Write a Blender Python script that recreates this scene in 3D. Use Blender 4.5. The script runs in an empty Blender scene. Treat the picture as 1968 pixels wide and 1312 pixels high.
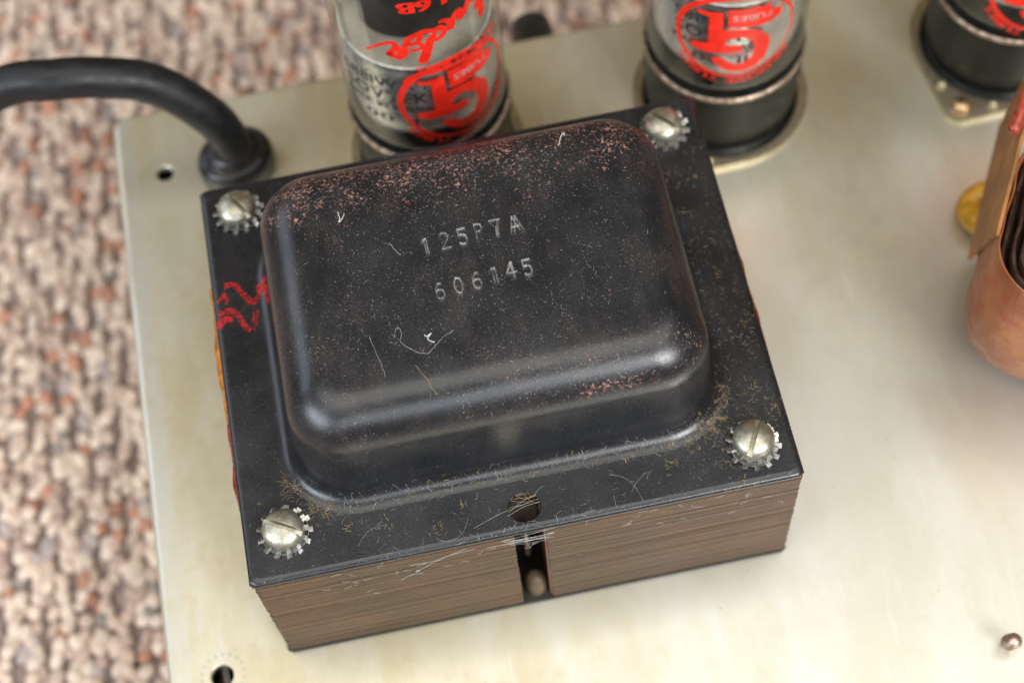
import bpy, bmesh, math, random
from mathutils import Vector, Matrix, noise
from mathutils.bvhtree import BVHTree
random.seed(7)
PI = math.pi
scene = bpy.context.scene
# ---------------------------------------------------------------- camera (1 unit = 1 cm)
scene.unit_settings.scale_length = 0.01
cam_d = bpy.data.cameras.new('camera'); cam = bpy.data.objects.new('camera', cam_d)
scene.collection.objects.link(cam); scene.camera = cam
cam.location = (-0.68525, -14.0809, 30.1273)
cam.rotation_euler = (0.475790, 0.0584388, -0.192236)
cam_d.sensor_width = 36; cam_d.lens = 36*3227.37/1968
cam_d.clip_start = 1; cam_d.clip_end = 2000
cam_d.dof.use_dof = True; cam_d.dof.focus_distance = 27.9; cam_d.dof.aperture_fstop = 0.118
cam_d.dof.aperture_blades = 0
# ---------------------------------------------------------------- light
w = bpy.data.worlds.new('World'); scene.world = w; w.use_nodes = True
bg = w.node_tree.nodes['Background']; bg.inputs[0].default_value = (0.50, 0.33, 0.115, 1); bg.inputs[1].default_value = 0.30
scene.view_settings.view_transform = 'Standard'; scene.view_settings.look = 'None'
scene.view_settings.exposure = 0.0; scene.view_settings.gamma = 1
def area(name, loc, target, sx, sy, power, col):
    l = bpy.data.lights.new(name, 'AREA'); l.shape = 'RECTANGLE'; l.size = sx; l.size_y = sy; l.energy = power; l.color = col
    o = bpy.data.objects.new(name, l); scene.collection.objects.link(o); o.location = loc
    o.rotation_euler = (Vector(target)-Vector(loc)).to_track_quat('-Z', 'Y').to_euler()
    return o
area('window_light_right', (46, -78, 72), (0, 0, 0), 46, 40, 128000, (0.98, 0.985, 0.98))
area('window_light_front', (-6, -92, 70), (0, 0, 0), 96, 40, 40000, (0.80, 0.89, 1.0))
area('window_light_left', (-84, -38, 58), (0, 0, 0), 66, 34, 82000, (0.82, 0.90, 1.0))
area('ceiling_light', (-4, -9, 130), (-4, -9, 0), 168, 78, 112000, (1.0, 0.985, 0.94))
area('window_light_rear_left', (-88, 62, 66), (0, 0, 0), 70, 46, 27000, (0.74, 0.84, 1.0))
try:
    scene.cycles.max_bounces = 8; scene.cycles.transparent_max_bounces = 16
except Exception: pass

# ---------------------------------------------------------------- node helper
class NT:
    def __init__(s, name):
        m = bpy.data.materials.new(name); m.use_nodes = True; s.m = m; s.t = m.node_tree; s.n = s.t.nodes
        s.p = s.n['Principled BSDF']; s.out = s.n['Material Output']
    def N(s, typ, **k):
        n = s.n.new(typ)
        for a, b in k.items(): setattr(n, a, b)
        return n
    def L(s, a, b): s.t.links.new(a, b)
    def coord(s): 
        return s.N('ShaderNodeTexCoord').outputs['Object']
    def mapping(s, src, scale=(1,1,1), rot=(0,0,0), loc=(0,0,0)):
        m = s.N('ShaderNodeMapping'); s.L(src, m.inputs[0]); m.inputs['Scale'].default_value = scale; m.inputs['Rotation'].default_value = rot; m.inputs['Location'].default_value = loc
        return m.outputs[0]
    def noise(s, src, scale, detail=3, rough=.5, dist=0, out='Fac'):
        n = s.N('ShaderNodeTexNoise'); s.L(src, n.inputs['Vector']); n.inputs['Scale'].default_value = scale
        n.inputs['Detail'].default_value = detail; n.inputs['Roughness'].default_value = rough; n.inputs['Distortion'].default_value = dist
        return n.outputs[out]
    def vor(s, src, scale, out='Distance', feat='F1'):
        n = s.N('ShaderNodeTexVoronoi', feature=feat); s.L(src, n.inputs['Vector']); n.inputs['Scale'].default_value = scale
        return n.outputs[out]
    def ramp(s, src, a, b, va=0., vb=1.):
        n = s.N('ShaderNodeMapRange'); n.clamp = True; n.interpolation_type = 'SMOOTHSTEP'
        s.L(src, n.inputs[0]); n.inputs[1].default_value = a; n.inputs[2].default_value = b; n.inputs[3].default_value = va; n.inputs[4].default_value = vb
        return n.outputs[0]
    def math(s, op, a, b=None, c=None):
        n = s.N('ShaderNodeMath', operation=op)
        for i, v in enumerate((a, b, c)):
            if v is None: continue
            if isinstance(v, (int, float)): n.inputs[i].default_value = v
            else: s.L(v, n.inputs[i])
        return n.outputs[0]
    def mix(s, f, a, b):
        n = s.N('ShaderNodeMix', data_type='RGBA')
        for sock, v in ((n.inputs[0], f), (n.inputs[6], a), (n.inputs[7], b)):
            if isinstance(v, (int, float)): sock.default_value = v
            elif isinstance(v, tuple): sock.default_value = (*v, 1) if len(v) == 3 else v
            else: s.L(v, sock)
        return n.outputs[2]
    def sep(s, src):
        n = s.N('ShaderNodeSeparateXYZ'); s.L(src, n.inputs[0]); return n.outputs
    def bump(s, h, strength=.3, dist=.02):
        n = s.N('ShaderNodeBump'); s.L(h, n.inputs['Height']); n.inputs['Strength'].default_value = strength; n.inputs['Distance'].default_value = dist
        s.L(n.outputs[0], s.p.inputs['Normal']); return n
    def set(s, **k):
        for a, v in k.items():
            i = s.p.inputs[a.replace('_', ' ')]
            if isinstance(v, (int, float)): i.default_value = v
            elif isinstance(v, tuple): i.default_value = (*v, 1) if len(v) == 3 else v
            else: s.L(v, i)
        return s.m

def simple(name, col, rough=.5, metal=0., nscale=6., var=.25, bump=.0, bscale=40, spec=.5, rvar=.1):
    t = NT(name); c = t.coord(); n = t.noise(c, nscale, 4, .6)
    dark = tuple(v*(1-var) for v in col); lite = tuple(min(1, v*(1+var)) for v in col)
    t.set(Base_Color=t.mix(t.ramp(n, .3, .7), dark, lite), Metallic=metal, Roughness=t.ramp(n, .3, .7, max(.02, rough-rvar), min(1, rough+rvar)))
    t.p.inputs['Specular IOR Level'].default_value = spec
    if bump: t.bump(t.noise(c, bscale, 3), bump, .02)
    return t.m

# ---- painted steel cover
def mat_cover(name='black_enamel', mark=True):
    t = NT(name); c = t.coord(); x, y, z = t.sep(c)
    base = t.mix(t.ramp(t.noise(c, 1.1, 4), .3, .7), (0.0065, 0.0080, 0.0110), (0.012, 0.0135, 0.0165))
    # fine pale dust, elongated flecks
    wc = t.N('ShaderNodeVectorMath', operation='ADD'); t.L(c, wc.inputs[0])
    ns = t.N('ShaderNodeVectorMath', operation='SCALE'); t.L(t.noise(c, 9, 3, .6, 0, 'Color'), ns.inputs[0]); ns.inputs['Scale'].default_value = .16; t.L(ns.outputs[0], wc.inputs[1])
    wv = wc.outputs[0]
    film = t.ramp(t.noise(c, .55, 3, .6), .32, .68)
    dens = t.math('MULTIPLY', film, t.ramp(z, 3.7, 6.0, .55, 1.))
    sp1 = t.math('MULTIPLY', t.ramp(t.vor(wv, 19), .19, .07), t.ramp(t.noise(c, 5, 3), .38, .58))
    sp2 = t.math('MULTIPLY', t.ramp(t.noise(wv, 26, 4, .75), .60, .70), t.math('MULTIPLY', t.ramp(t.noise(c, 3.2, 3), .4, .62), .45))
    grain = t.math('MULTIPLY', t.ramp(t.noise(c, 60, 2, .8), .56, .74), .20)
    d = t.math('MULTIPLY', t.math('MAXIMUM', t.math('MAXIMUM', sp1, sp2), grain), t.math('ADD', t.math('MULTIPLY', dens, .7), .25))
    col = t.mix(d, base, (0.30, 0.29, 0.275))
    bl = t.math('MULTIPLY', t.math('MULTIPLY', t.ramp(t.noise(c, 75, 2, .8), .54, .72), t.ramp(t.noise(t.mapping(c, (1.6, .5, 1)), 1.3, 4, .65), .45, .66)), t.ramp(z, 4.4, 5.6, .25, .85))
    col = t.mix(bl, col, (0.22, 0.15, 0.125))
    # rust freckles: dense along the rear and along the front roll of the hood
    top = t.ramp(z, 4.6, 5.4)
    rear = t.ramp(y, .3, 2.3)
    front = t.math('MULTIPLY', t.math('MULTIPLY', t.ramp(y, -1.35, -2.2), t.ramp(x, -2.2, 2.2)), t.ramp(y, -2.75, -2.4))
    strip = t.math('MULTIPLY', t.math('MULTIPLY', t.ramp(y, -2.44, -2.52), t.ramp(y, -2.64, -2.60)), t.math('MULTIPLY', t.ramp(x, .9, 1.3), t.ramp(x, 2.5, 2.0)))
    rm = t.math('ADD', t.math('ADD', t.math('MULTIPLY', rear, .15), t.math('MULTIPLY', front, .075)), t.math('MULTIPLY', strip, .11))
    rn = t.noise(wv, 19, 4, .72)
    cl = t.noise(c, 1.7, 2)
    rth = t.math('SUBTRACT', t.math('ADD', rn, t.math('ADD', rm, t.math('MULTIPLY', t.math('SUBTRACT', cl, .5), .20))), .70)
    rust = t.math('MULTIPLY', t.ramp(rth, 0., .022), top)
    rcol = t.mix(t.ramp(t.noise(c, 14, 2), .35, .65), (0.19, 0.075, 0.05), (0.40, 0.21, 0.17))
    col = t.mix(t.math('MULTIPLY', rust, .85), col, rcol)
    # ochre dirt gathered on the flange and in the foot valley, right side
    lowm = t.math('MULTIPLY', t.ramp(z, 4.9, 4.1), t.math('ADD', t.math('MULTIPLY', t.ramp(x, 1.5, 3.8), .09), t.math('MULTIPLY', t.math('MULTIPLY', t.ramp(y, -2.2, -2.7), t.ramp(y, -3.5, -3.0)), .07)))
    on = t.math('ADD', t.noise(wv, 12, 4, .7), lowm)
    och = t.math('MULTIPLY', t.ramp(t.math('ADD', on, t.math('MULTIPLY', t.math('SUBTRACT', cl, .5), .3)), .73, .77), t.ramp(z, 5.2, 4.6))
    col = t.mix(t.math('MULTIPLY', och, .7), col, (0.17, 0.115, 0.05))
    dirt = t.math('MULTIPLY', t.math('MAXIMUM', d, rust), 1.)
    met = 0.
    if mark:
        at = t.N('ShaderNodeAttribute', attribute_name='wear').outputs['Fac']
        wr = t.math('MULTIPLY', at, t.ramp(t.noise(c, 7, 4, .7), .38, .56, .35, 1))
        col = t.mix(wr, col, (0.80, 0.78, 0.75))
        met = t.math('MULTIPLY', wr, .8)
    t.set(Base_Color=col, Metallic=met)
    t.set(Roughness=t.math('ADD', t.math('MULTIPLY', dirt, .35), t.ramp(t.noise(c, 1.5, 3), .3, .7, .25, .33)))
    t.p.inputs['Specular IOR Level'].default_value = .62
    h = t.math('ADD', t.math('MULTIPLY', t.noise(c, 30, 3), .5), t.math('MULTIPLY', t.math('MAXIMUM', rust, d), .6))
    t.bump(h, .35, .012)
    return t.m
M_cover = mat_cover()

# ---- plated chassis
def mat_chassis():
    t = NT('dull_plated_steel'); c = t.coord(); x, y, z = t.sep(c)
    st = t.mapping(c, (1, .35, 1))
    n1 = t.noise(st, .55, 5, .6); n2 = t.noise(c, 2.5, 4, .65); n3 = t.noise(t.mapping(c, (3, .4, 1)), 1.2, 4, .6)
    col = t.mix(t.ramp(n1, .35, .68), (0.655, 0.59, 0.395), (0.755, 0.725, 0.60))
    col = t.mix(t.math('MULTIPLY', t.ramp(t.math('ADD', x, t.math('MULTIPLY', n1, 6.)), -1., 9.), t.ramp(y, 6., -2., .25, 1.)), col, t.mix(t.ramp(n1, .35, .68), (0.655, 0.635, 0.535), (0.72, 0.715, 0.655)))
    col = t.mix(t.math('MULTIPLY', t.ramp(n2, .48, .72), t.ramp(x, 4, -6, .16, .5)), col, (0.55, 0.46, 0.30))
    col = t.mix(t.math('MULTIPLY', t.ramp(n3, .55, .72), .35), col, (0.74, 0.76, 0.74))
    # grey worn margin along the left edge, faint washer print round the lower mounting hole
    edge = t.math('MULTIPLY', t.ramp(x, -6.45, -6.75), t.ramp(n2, .35, .6, .35, .9))
    col = t.mix(t.math('MULTIPLY', edge, .6), col, (0.66, 0.70, 0.69))
    for hx, hy, am in ((-6.0, -4.12, .3), (-6.0, 7.18, .18)):
        dx = t.math('SUBTRACT', x, hx); dy = t.math('SUBTRACT', y, hy)
        r = t.math('SQRT', t.math('ADD', t.math('MULTIPLY', dx, dx), t.math('MULTIPLY', dy, dy)))
        an = t.math('ARCTAN2', dy, dx)
        ringm = t.math('MULTIPLY', t.ramp(t.math('ABSOLUTE', t.math('SUBTRACT', r, .40)), .05, .02), t.ramp(t.math('SINE', t.math('MULTIPLY', an, 18)), -.2, .6))
        col = t.mix(t.math('MULTIPLY', ringm, am), col, (0.25, 0.27, 0.33))
    dots = t.math('MULTIPLY', t.ramp(t.vor(c, 3.1), .075, .04), t.ramp(t.noise(c, .8, 2), .5, .6))
    col = t.mix(t.math('MULTIPLY', dots, .45), col, (0.2, 0.15, 0.08))
    sc = t.math('MULTIPLY', t.ramp(t.math('ABSOLUTE', t.math('SUBTRACT', t.noise(t.mapping(c, (2.2, .22, 1), (0, 0, .5)), 2.4, 5, .6, .6), .5)), .006, .001), t.ramp(t.noise(c, .7, 2), .50, .60))
    col = t.mix(t.math('MULTIPLY', sc, .45), col, (0.86, .86, .84))
    t.set(Base_Color=col, Metallic=.70, Roughness=t.ramp(n2, .3, .7, .36, .41))
    t.bump(t.noise(t.mapping(c, (1, .12, 1)), 26, 3), .03, .02)
    return t.m
M_chassis = mat_chassis()

def mat_lam():
    t = NT('rusty_lamination_edges'); c = t.coord(); x, y, z = t.sep(c)
    s = t.mapping(c, (.8, .8, 14)); n = t.noise(s, 2.2, 5, .65); n2 = t.noise(c, 1.1, 4, .6); n3 = t.noise(c, 14, 4, .7)
    col = t.mix(t.ramp(n, .2, .8), (0.062, 0.041, 0.023), (0.100, 0.064, 0.036))
    col = t.mix(t.math('MULTIPLY', t.math('ADD', t.ramp(n2, .38, .64), t.ramp(x, 0, 5, 0, .5)), .6), col, (0.125, 0.060, 0.033))
    col = t.mix(t.math('MULTIPLY', t.ramp(n3, .6, .75), .35), col, (0.26, 0.17, 0.11))
    col = t.mix(t.math('MULTIPLY', t.ramp(t.noise(t.mapping(c, (1, 1, 3), (0, 0, 0), (9, 3, 1)), 1.6, 4), .58, .7), .35), col, (0.07, 0.058, 0.045))
    ws = t.N('ShaderNodeTexWhiteNoise', noise_dimensions='1D'); t.L(t.math('FLOOR', t.math('MULTIPLY', z, 17.34)), ws.inputs['W'])
    col = t.mix(t.math('MULTIPLY', ws.outputs['Value'], .20), col, (0.055, 0.04, 0.028))
    streak = t.math('MULTIPLY', t.ramp(t.noise(t.mapping(c, (.6, 1, 3.5), (0, .35, 0)), 2.6, 4, .7, .4), .67, .73), .3)
    col = t.mix(streak, col, (0.42, 0.25, 0.14))
    t.set(Base_Color=col, Metallic=.15, Roughness=.55)
    t.bump(t.math('ADD', n3, n), .35, .02)
    return t.m
M_lam = mat_lam()
def mat_screw(name='cadmium_plated_steel', a=(0.36, 0.345, 0.26), b=(0.56, 0.55, 0.47), r0=.30):
    t = NT(name); c = t.coord(); n = t.noise(c, 7, 4, .65); n2 = t.noise(c, 38, 3, .7)
    col = t.mix(t.ramp(n, .35, .65), a, b)
    col = t.mix(t.math('MULTIPLY', t.ramp(n2, .56, .72), .55), col, tuple(v*.45 for v in a))
    t.set(Base_Color=col, Metallic=.9, Roughness=t.ramp(n2, .3, .7, r0, r0+.2))
    t.bump(n2, .35, .01); return t.m
M_screw = mat_screw()
M_washer = mat_screw('bright_washer_teeth', (0.22, .215, .19), (0.42, .41, .38), .42)
M_dark = simple('dark_oxidised_metal', (0.05, 0.047, 0.04), .45, .6)
M_rubber = simple('black_rubber_jacket', (0.010, 0.0105, 0.012), .46, 0, 3, .3, .05, 60, .35)
M_strain = simple('black_moulded_nylon', (0.018, 0.0175, 0.02), .3, 0, 4, .3, .1, 30)
M_bakelite = simple('black_bakelite', (0.010, 0.011, 0.008), .42, 0, 3, .35, .05, 30, .22)
M_rim = mat_screw('tarnished_base_rim', (0.30, 0.20, 0.14), (0.66, 0.54, 0.44), .30)
M_socket = mat_screw('nickel_socket_saddle', (0.50, 0.42, 0.28), (0.66, 0.60, 0.45), .25)
M_brass = mat_screw('brassy_rivet', (0.55, 0.36, 0.18), (0.75, 0.55, 0.32), .25)
M_anode = simple('black_anode', (0.014, 0.013, 0.012), .45, 0, 3, .3, .2, 30)
M_mica = simple('mica_disc', (0.30, 0.27, 0.225), .35, 0, 2, .2)
M_micae = simple('bright_mica_edge', (0.48, .46, .42), .35)
M_getter = simple('silvered_getter', (0.74, 0.74, 0.76), .24, .78, 1.0, .25, 0, 40, .5, .08)
M_steel = simple('inner_steel', (0.42, 0.41, 0.38), .3, .9)
M_red = simple('red_glass_print', (0.78, 0.020, 0.008), .45, 0, 4, .15)
M_blk = simple('black_glass_print', (0.02, 0.02, 0.02), .5)
M_wht = simple('pale_knockout_print', (0.45, 0.36, 0.33), .5)
M_paper = simple('tan_fish_paper', (0.30, 0.135, 0.045), .55, 0, 1.4, .3, .15, 12, .2)
M_wrap = None
t = NT('varnished_orange_paper'); c = t.coord(); n = t.noise(c, 1.1, 5, .6); n2 = t.noise(c, 3.2, 4, .6)
col = t.mix(t.ramp(n, .3, .7), (0.21, 0.058, 0.018), (0.30, 0.115, 0.042))
col = t.mix(t.math('MULTIPLY', t.ramp(n2, .55, .7), .7), col, (0.27, 0.045, 0.022))
t.set(Base_Color=col, Roughness=t.ramp(n2, .3, .7, .34, .5)); t.bump(t.math('ADD', n2, t.noise(t.mapping(c, (1, 1, .25), (0, .2, 0)), 4, 3)), .35, .08); M_wrap = t.m
M_coil = simple('dark_varnished_coil_layers', (0.035, 0.016, 0.012), .35, 0, 3, .5, .3, 20)
M_yellow = simple('yellow_wire_insulation', (0.62, 0.33, 0.03), .35, 0, 4, .25)
M_amber = simple('amber_varnish', (0.42, 0.16, 0.03), .15, 0, 7, .4, .4, 16)
M_redvar = simple('red_brown_varnish', (0.26, 0.04, 0.02), .3, 0, 7, .4, .4, 16)
M_fib = simple('pale_lint', (0.50, 0.49, 0.46), .7)
M_fibg = simple('golden_lint', (0.40, 0.29, 0.15), .7)
M_black = simple('black_plastic', (0.015, 0.015, 0.013), .5)
# glass: thin clear wall
t = NT('clear_tube_glass'); t.n.remove(t.p)
lw0 = t.N('ShaderNodeLayerWeight'); lw0.inputs[0].default_value = .5; lwf = t.math('ADD', t.math('MULTIPLY', t.math('POWER', lw0.outputs['Facing'], 4.), .9), .05)
tr = t.N('ShaderNodeBsdfTransparent'); tr.inputs[0].default_value = (.93, .94, .91, 1)
gl = t.N('ShaderNodeBsdfGlossy'); gl.inputs['Roughness'].default_value = .03
mx = t.N('ShaderNodeMixShader'); t.L(lwf, mx.inputs[0]); t.L(tr.outputs[0], mx.inputs[1]); t.L(gl.outputs[0], mx.inputs[2]); t.L(mx.outputs[0], t.out.inputs[0])
M_glass = t.m
# worn crayon
t = NT('red_grease_pencil'); c = t.coord(); n = t.noise(c, 13, 5, .75)
tr = t.N('ShaderNodeBsdfTransparent'); mx = t.N('ShaderNodeMixShader'); t.L(t.ramp(n, .40, .60, .08, .85), mx.inputs[0]); t.L(tr.outputs[0], mx.inputs[1]); t.set(Base_Color=(0.58, 0.008, 0.012), Roughness=.5); t.L(t.p.outputs[0], mx.inputs[2]); t.L(mx.outputs[0], t.out.inputs[0])
M_crayon = t.m
# carpet
t = NT('knitted_wool'); a = t.N('ShaderNodeAttribute', attribute_name='yarn'); n = t.noise(t.coord(), 5, 3)
t.set(Base_Color=t.mix(t.ramp(n, .3, .7, 0, .35), a.outputs['Color'], (0.36, .29, .24)), Roughness=.95); t.p.inputs['Specular IOR Level'].default_value = .1; M_wool = t.m

# ---------------------------------------------------------------- object helpers
def mesh_obj(name, bm, mat, parent=None, smooth=True, loc=None):
    me = bpy.data.meshes.new(name); bm.normal_update(); bm.to_mesh(me); bm.free()
    me.polygons.foreach_set('use_smooth', [smooth]*len(me.polygons))
    if mat: me.materials.append(mat)
    o = bpy.data.objects.new(name, me); scene.collection.objects.link(o)
    if parent: o.parent = parent
    if loc: o.location = loc
    return o
def tag(o, label=None, cat=None, group=None, kind=None):
    if label: o['label'] = label
    if cat: o['category'] = cat
    if group: o['group'] = group
    if kind: o['kind'] = kind
    return o
def empty(name, loc=(0, 0, 0)):
    o = bpy.data.objects.new(name, None); scene.collection.objects.link(o); o.location = loc; o.empty_display_size = .3
    return o
def lathe(bm, prof, n=64, cx=0, cy=0, close=False):
    rings = []
    for r, z in prof:
        if r < 1e-6: rings.append([bm.verts.new((cx, cy, z))])
        else: rings.append([bm.verts.new((cx+r*math.cos(2*PI*i/n), cy+r*math.sin(2*PI*i/n), z)) for i in range(n)])
    pairs = list(zip(rings, rings[1:]))
    if close: pairs.append((rings[-1], rings[0]))
    for a, b in pairs:
        for i in range(n):
            j = (i+1) % n
            if len(a) == 1 and len(b) == 1: continue
            if len(a) == 1: bm.faces.new((a[0], b[j], b[i]))
            elif len(b) == 1: bm.faces.new((a[i], a[j], b[0]))
            else: bm.faces.new((a[i], a[j], b[j], b[i]))
def tube(bm, pts, rad, n=12, cap=True):
    pts = [Vector(p) for p in pts]; R = rad if isinstance(rad, (list, tuple)) else [rad]*len(pts)
    rings = []; up = None
    for i, p in enumerate(pts):
        d = (pts[min(i+1, len(pts)-1)]-pts[max(i-1, 0)]).normalized()
        if up is None: up = d.orthogonal().normalized()
        up = (up-d*up.dot(d)).normalized(); s = d.cross(up)
        rings.append([bm.verts.new(p+(up*math.cos(2*PI*k/n)+s*math.sin(2*PI*k/n))*R[i]) for k in range(n)])
    for a, b in zip(rings, rings[1:]):
        for k in range(n): bm.faces.new((a[k], a[(k+1) % n], b[(k+1) % n], b[k]))
    if cap: bm.faces.new(rings[0][::-1]); bm.faces.new(rings[-1])
def smooth_path(pts, k=8):
    pts = [Vector(p) for p in pts]; out = []
    for i in range(len(pts)-1):
        p0 = pts[max(i-1, 0)]; p1 = pts[i]; p2 = pts[i+1]; p3 = pts[min(i+2, len(pts)-1)]
        for j in range(k):
            t = j/k; out.append(.5*((2*p1)+(p2-p0)*t+(2*p0-5*p1+4*p2-p3)*t*t+(3*p1-p0-3*p2+p3)*t**3))
    out.append(pts[-1]); return out
def box(bm, c, s, rot=None):
    vs = []
    for dz in (-1, 1):
        for dx, dy in ((-1, -1), (1, -1), (1, 1), (-1, 1)):
            v = Vector((dx*s[0]/2, dy*s[1]/2, dz*s[2]/2))
            if rot: v = rot @ v
            vs.append(bm.verts.new(v+Vector(c)))
    for f in ((3, 2, 1, 0), (4, 5, 6, 7), (0, 1, 5, 4), (1, 2, 6, 5), (2, 3, 7, 6), (3, 0, 4, 7)): bm.faces.new([vs[i] for i in f])
def rrect(hx, hy, r, n, cx=0, cy=0):
    """rounded rectangle sampled at n points evenly by arc length, starting at the middle of the right side"""
    r = min(r, hx, hy); seg = []
    L = [hy-r, PI*r/2, 2*(hx-r), PI*r/2, 2*(hy-r), PI*r/2, 2*(hx-r), PI*r/2, hy-r]
    tot = sum(L); out = []
    for i in range(n):
        s = tot*i/n; k = 0
        while s > L[k] and k < 8: s -= L[k]; k += 1
        if k == 0: p = (hx, s)
        elif k == 1: a = s/r; p = (hx-r+r*math.cos(a), hy-r+r*math.sin(a))
        elif k == 2: p = (hx-r-s, hy)
        elif k == 3: a = PI/2+s/r; p = (-hx+r+r*math.cos(a), hy-r+r*math.sin(a))
        elif k == 4: p = (-hx, hy-r-s)
        elif k == 5: a = PI+s/r; p = (-hx+r+r*math.cos(a), -hy+r+r*math.sin(a))
        elif k == 6: p = (-hx+r+s, -hy)
        elif k == 7: a = 1.5*PI+s/r; p = (hx-r+r*math.cos(a), -hy+r+r*math.sin(a))
        else: p = (hx, -hy+r+s)
        out.append((p[0]+cx, p[1]+cy))
    return out
def strips(bm, loops, close=True, flip=False):
    vl = [[bm.verts.new(p) for p in l] for l in loops]
    for a, b in zip(vl, vl[1:]):
        n = len(a)
        for i in range(n if close else n-1):
            j = (i+1) % n; f = (a[i], a[j], b[j], b[i])
            bm.faces.new(f[::-1] if flip else f)
    return vl
def fill_loops(bm, loops):
    ed = []
    for l in loops:
        vs = [bm.verts.new(p) for p in l]
        for i in range(len(vs)): ed.append(bm.edges.new((vs[i], vs[(i+1) % len(vs)])))
    r = bmesh.ops.triangle_fill(bm, edges=ed, use_beauty=True, use_dissolve=False, normal=(0, 0, 1))
    for f in r['geom']:
        if isinstance(f, bmesh.types.BMFace) and f.normal.z < 0: f.normal_flip()

# ================================================================ SETTING
# chassis top with real holes
holes = [(-6.0, 7.18, .18), (-6.02, -4.12, .21)]
CX0, CX1, CY0, CY1 = -7.05, 24., -14., 8.93
chassis = empty('chassis', (0, 0, 0)); tag(chassis, 'pale plated steel chassis carrying the transformers and tubes', 'chassis')
bm = bmesh.new()
def circ(cx, cy, r, z, n=40): return [(cx+r*math.cos(2*PI*i/n), cy+r*math.sin(2*PI*i/n), z) for i in range(n)]
rd = .16
outer = [(x+(CX0+CX1)/2, y+(CY0+CY1)/2) for x, y in rrect((CX1-CX0)/2-rd, (CY1-CY0)/2-rd, .12, 400)]
fill_loops(bm, [[(x, y, 0) for x, y in outer]]+[circ(hx, hy, r+.02, 0) for hx, hy, r in holes])
lo = []
for k in range(7):
    a = k/6*PI/2; o_ = rd*math.sin(a); dz = -rd*(1-math.cos(a))
    lo.append([(x+(CX0+CX1)/2, y+(CY0+CY1)/2, dz) for x, y in rrect((CX1-CX0)/2-rd+o_, (CY1-CY0)/2-rd+o_, .12+o_, 400)])
lo.append([(x, y, -6.3) for x, y, z in lo[-1]])
strips(bm, lo, flip=True)
for hx, hy, r in holes: strips(bm, [circ(hx, hy, r+.02, 0), circ(hx, hy, r, -.02), circ(hx, hy, r, -.13)])
mesh_obj('chassis_pan', bm, M_chassis, chassis, smooth=False)
bm = bmesh.new(); box(bm, (8, -2.5, -6.2), (30, 22.6, .04)); mesh_obj('bottom_cover', bm, M_dark, chassis, smooth=False)

# carpet: base sheet and yarn loops
ZR = -6.6
bm = bmesh.new(); g = [[bm.verts.new((-70+i*7, -60+j*7, ZR)) for j in range(20)] for i in range(20)]
for i in range(19):
    for j in range(19): bm.faces.new((g[i][j], g[i+1][j], g[i+1][j+1], g[i][j+1]))
carpet = mesh_obj('carpet', bm, simple('carpet_backing', (0.26, .19, .165), .9, 0, 3, .4)); tag(carpet, kind='structure')
def add_loops():
    t_ = bmesh.new(); bmesh.ops.create_icosphere(t_, subdivisions=2, radius=1)
    bv = [v.co.copy() for v in t_.verts]; bf = [[v.index for v in f.verts] for f in t_.faces]; t_.free()
    V, F, Cc = [], [], []
    pal = [((.74, .60, .49), 34), ((.67, .52, .42), 30), ((.56, .41, .33), 20), ((.43, .30, .25), 10), ((.48, .22, .14), 7), ((.33, .15, .10), 3), ((.26, .22, .20), 4), ((.40, .34, .32), 4)]
    cols = [c for c, w_ in pal for _ in range(w_)]
    px, py = .34, .30
    i0, i1 = int(-24/px), int(24/px)
    for i in range(i0, i1):
        for j in range(int(-17/py), int(25/py)):
            x = i*px+.09*math.sin(j*.7+i*2.3)+random.uniform(-.09, .09); y = j*py+(i % 2)*py*.5+random.uniform(-.09, .09)
            if -5.6 < x and y < 7.2: continue
            if x > 20: continue
            nn = noise.noise(Vector((x*.9, y*.45, 0)))
            col = random.choice(cols)
            if nn > .22 and random.random() < .5: col = random.choice(cols[58:])
            k = random.uniform(.85, 1.12); col = tuple(v*k for v in col)
            rot = Matrix.Rotation((.4 if i % 2 else -.4)+random.uniform(-.2, .2), 3, 'Z') @ Matrix.Rotation(random.uniform(-.3, .3), 3, 'X')
            sx, sy, sz = .17*random.uniform(.85, 1.15), .225*random.uniform(.8, 1.3), .09
            z = ZR+.10+random.uniform(-.05, .05); b = len(V)
            for v in bv:
                q = rot @ Vector((v.x*sx, v.y*sy, v.z*sz)); V.append((x+q.x, y+q.y, z+q.z)); Cc.append((*col, 1))
            F.extend([[b+q for q in f] for f in bf])
    me = bpy.data.meshes.new('yarn_loops'); me.from_pydata(V, [], F)
    at = me.color_attributes.new('yarn', 'FLOAT_COLOR', 'POINT'); at.data.foreach_set('color', [c for q in Cc for c in q])
    me.polygons.foreach_set('use_smooth', [True]*len(me.polygons)); me.materials.append(M_wool)
    o = bpy.data.objects.new('yarn_loops', me); scene.collection.objects.link(o); o.parent = carpet; o['kind'] = 'stuff'
add_loops()

# ================================================================ POWER TRANSFORMER
T = 3.777
HX, HY = 4.75, 3.986
pt = empty('power_transformer', (0, 0, 0))
tag(pt, 'large black domed transformer with stamped numbers and brown laminated core, in the centre', 'transformer')
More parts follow.
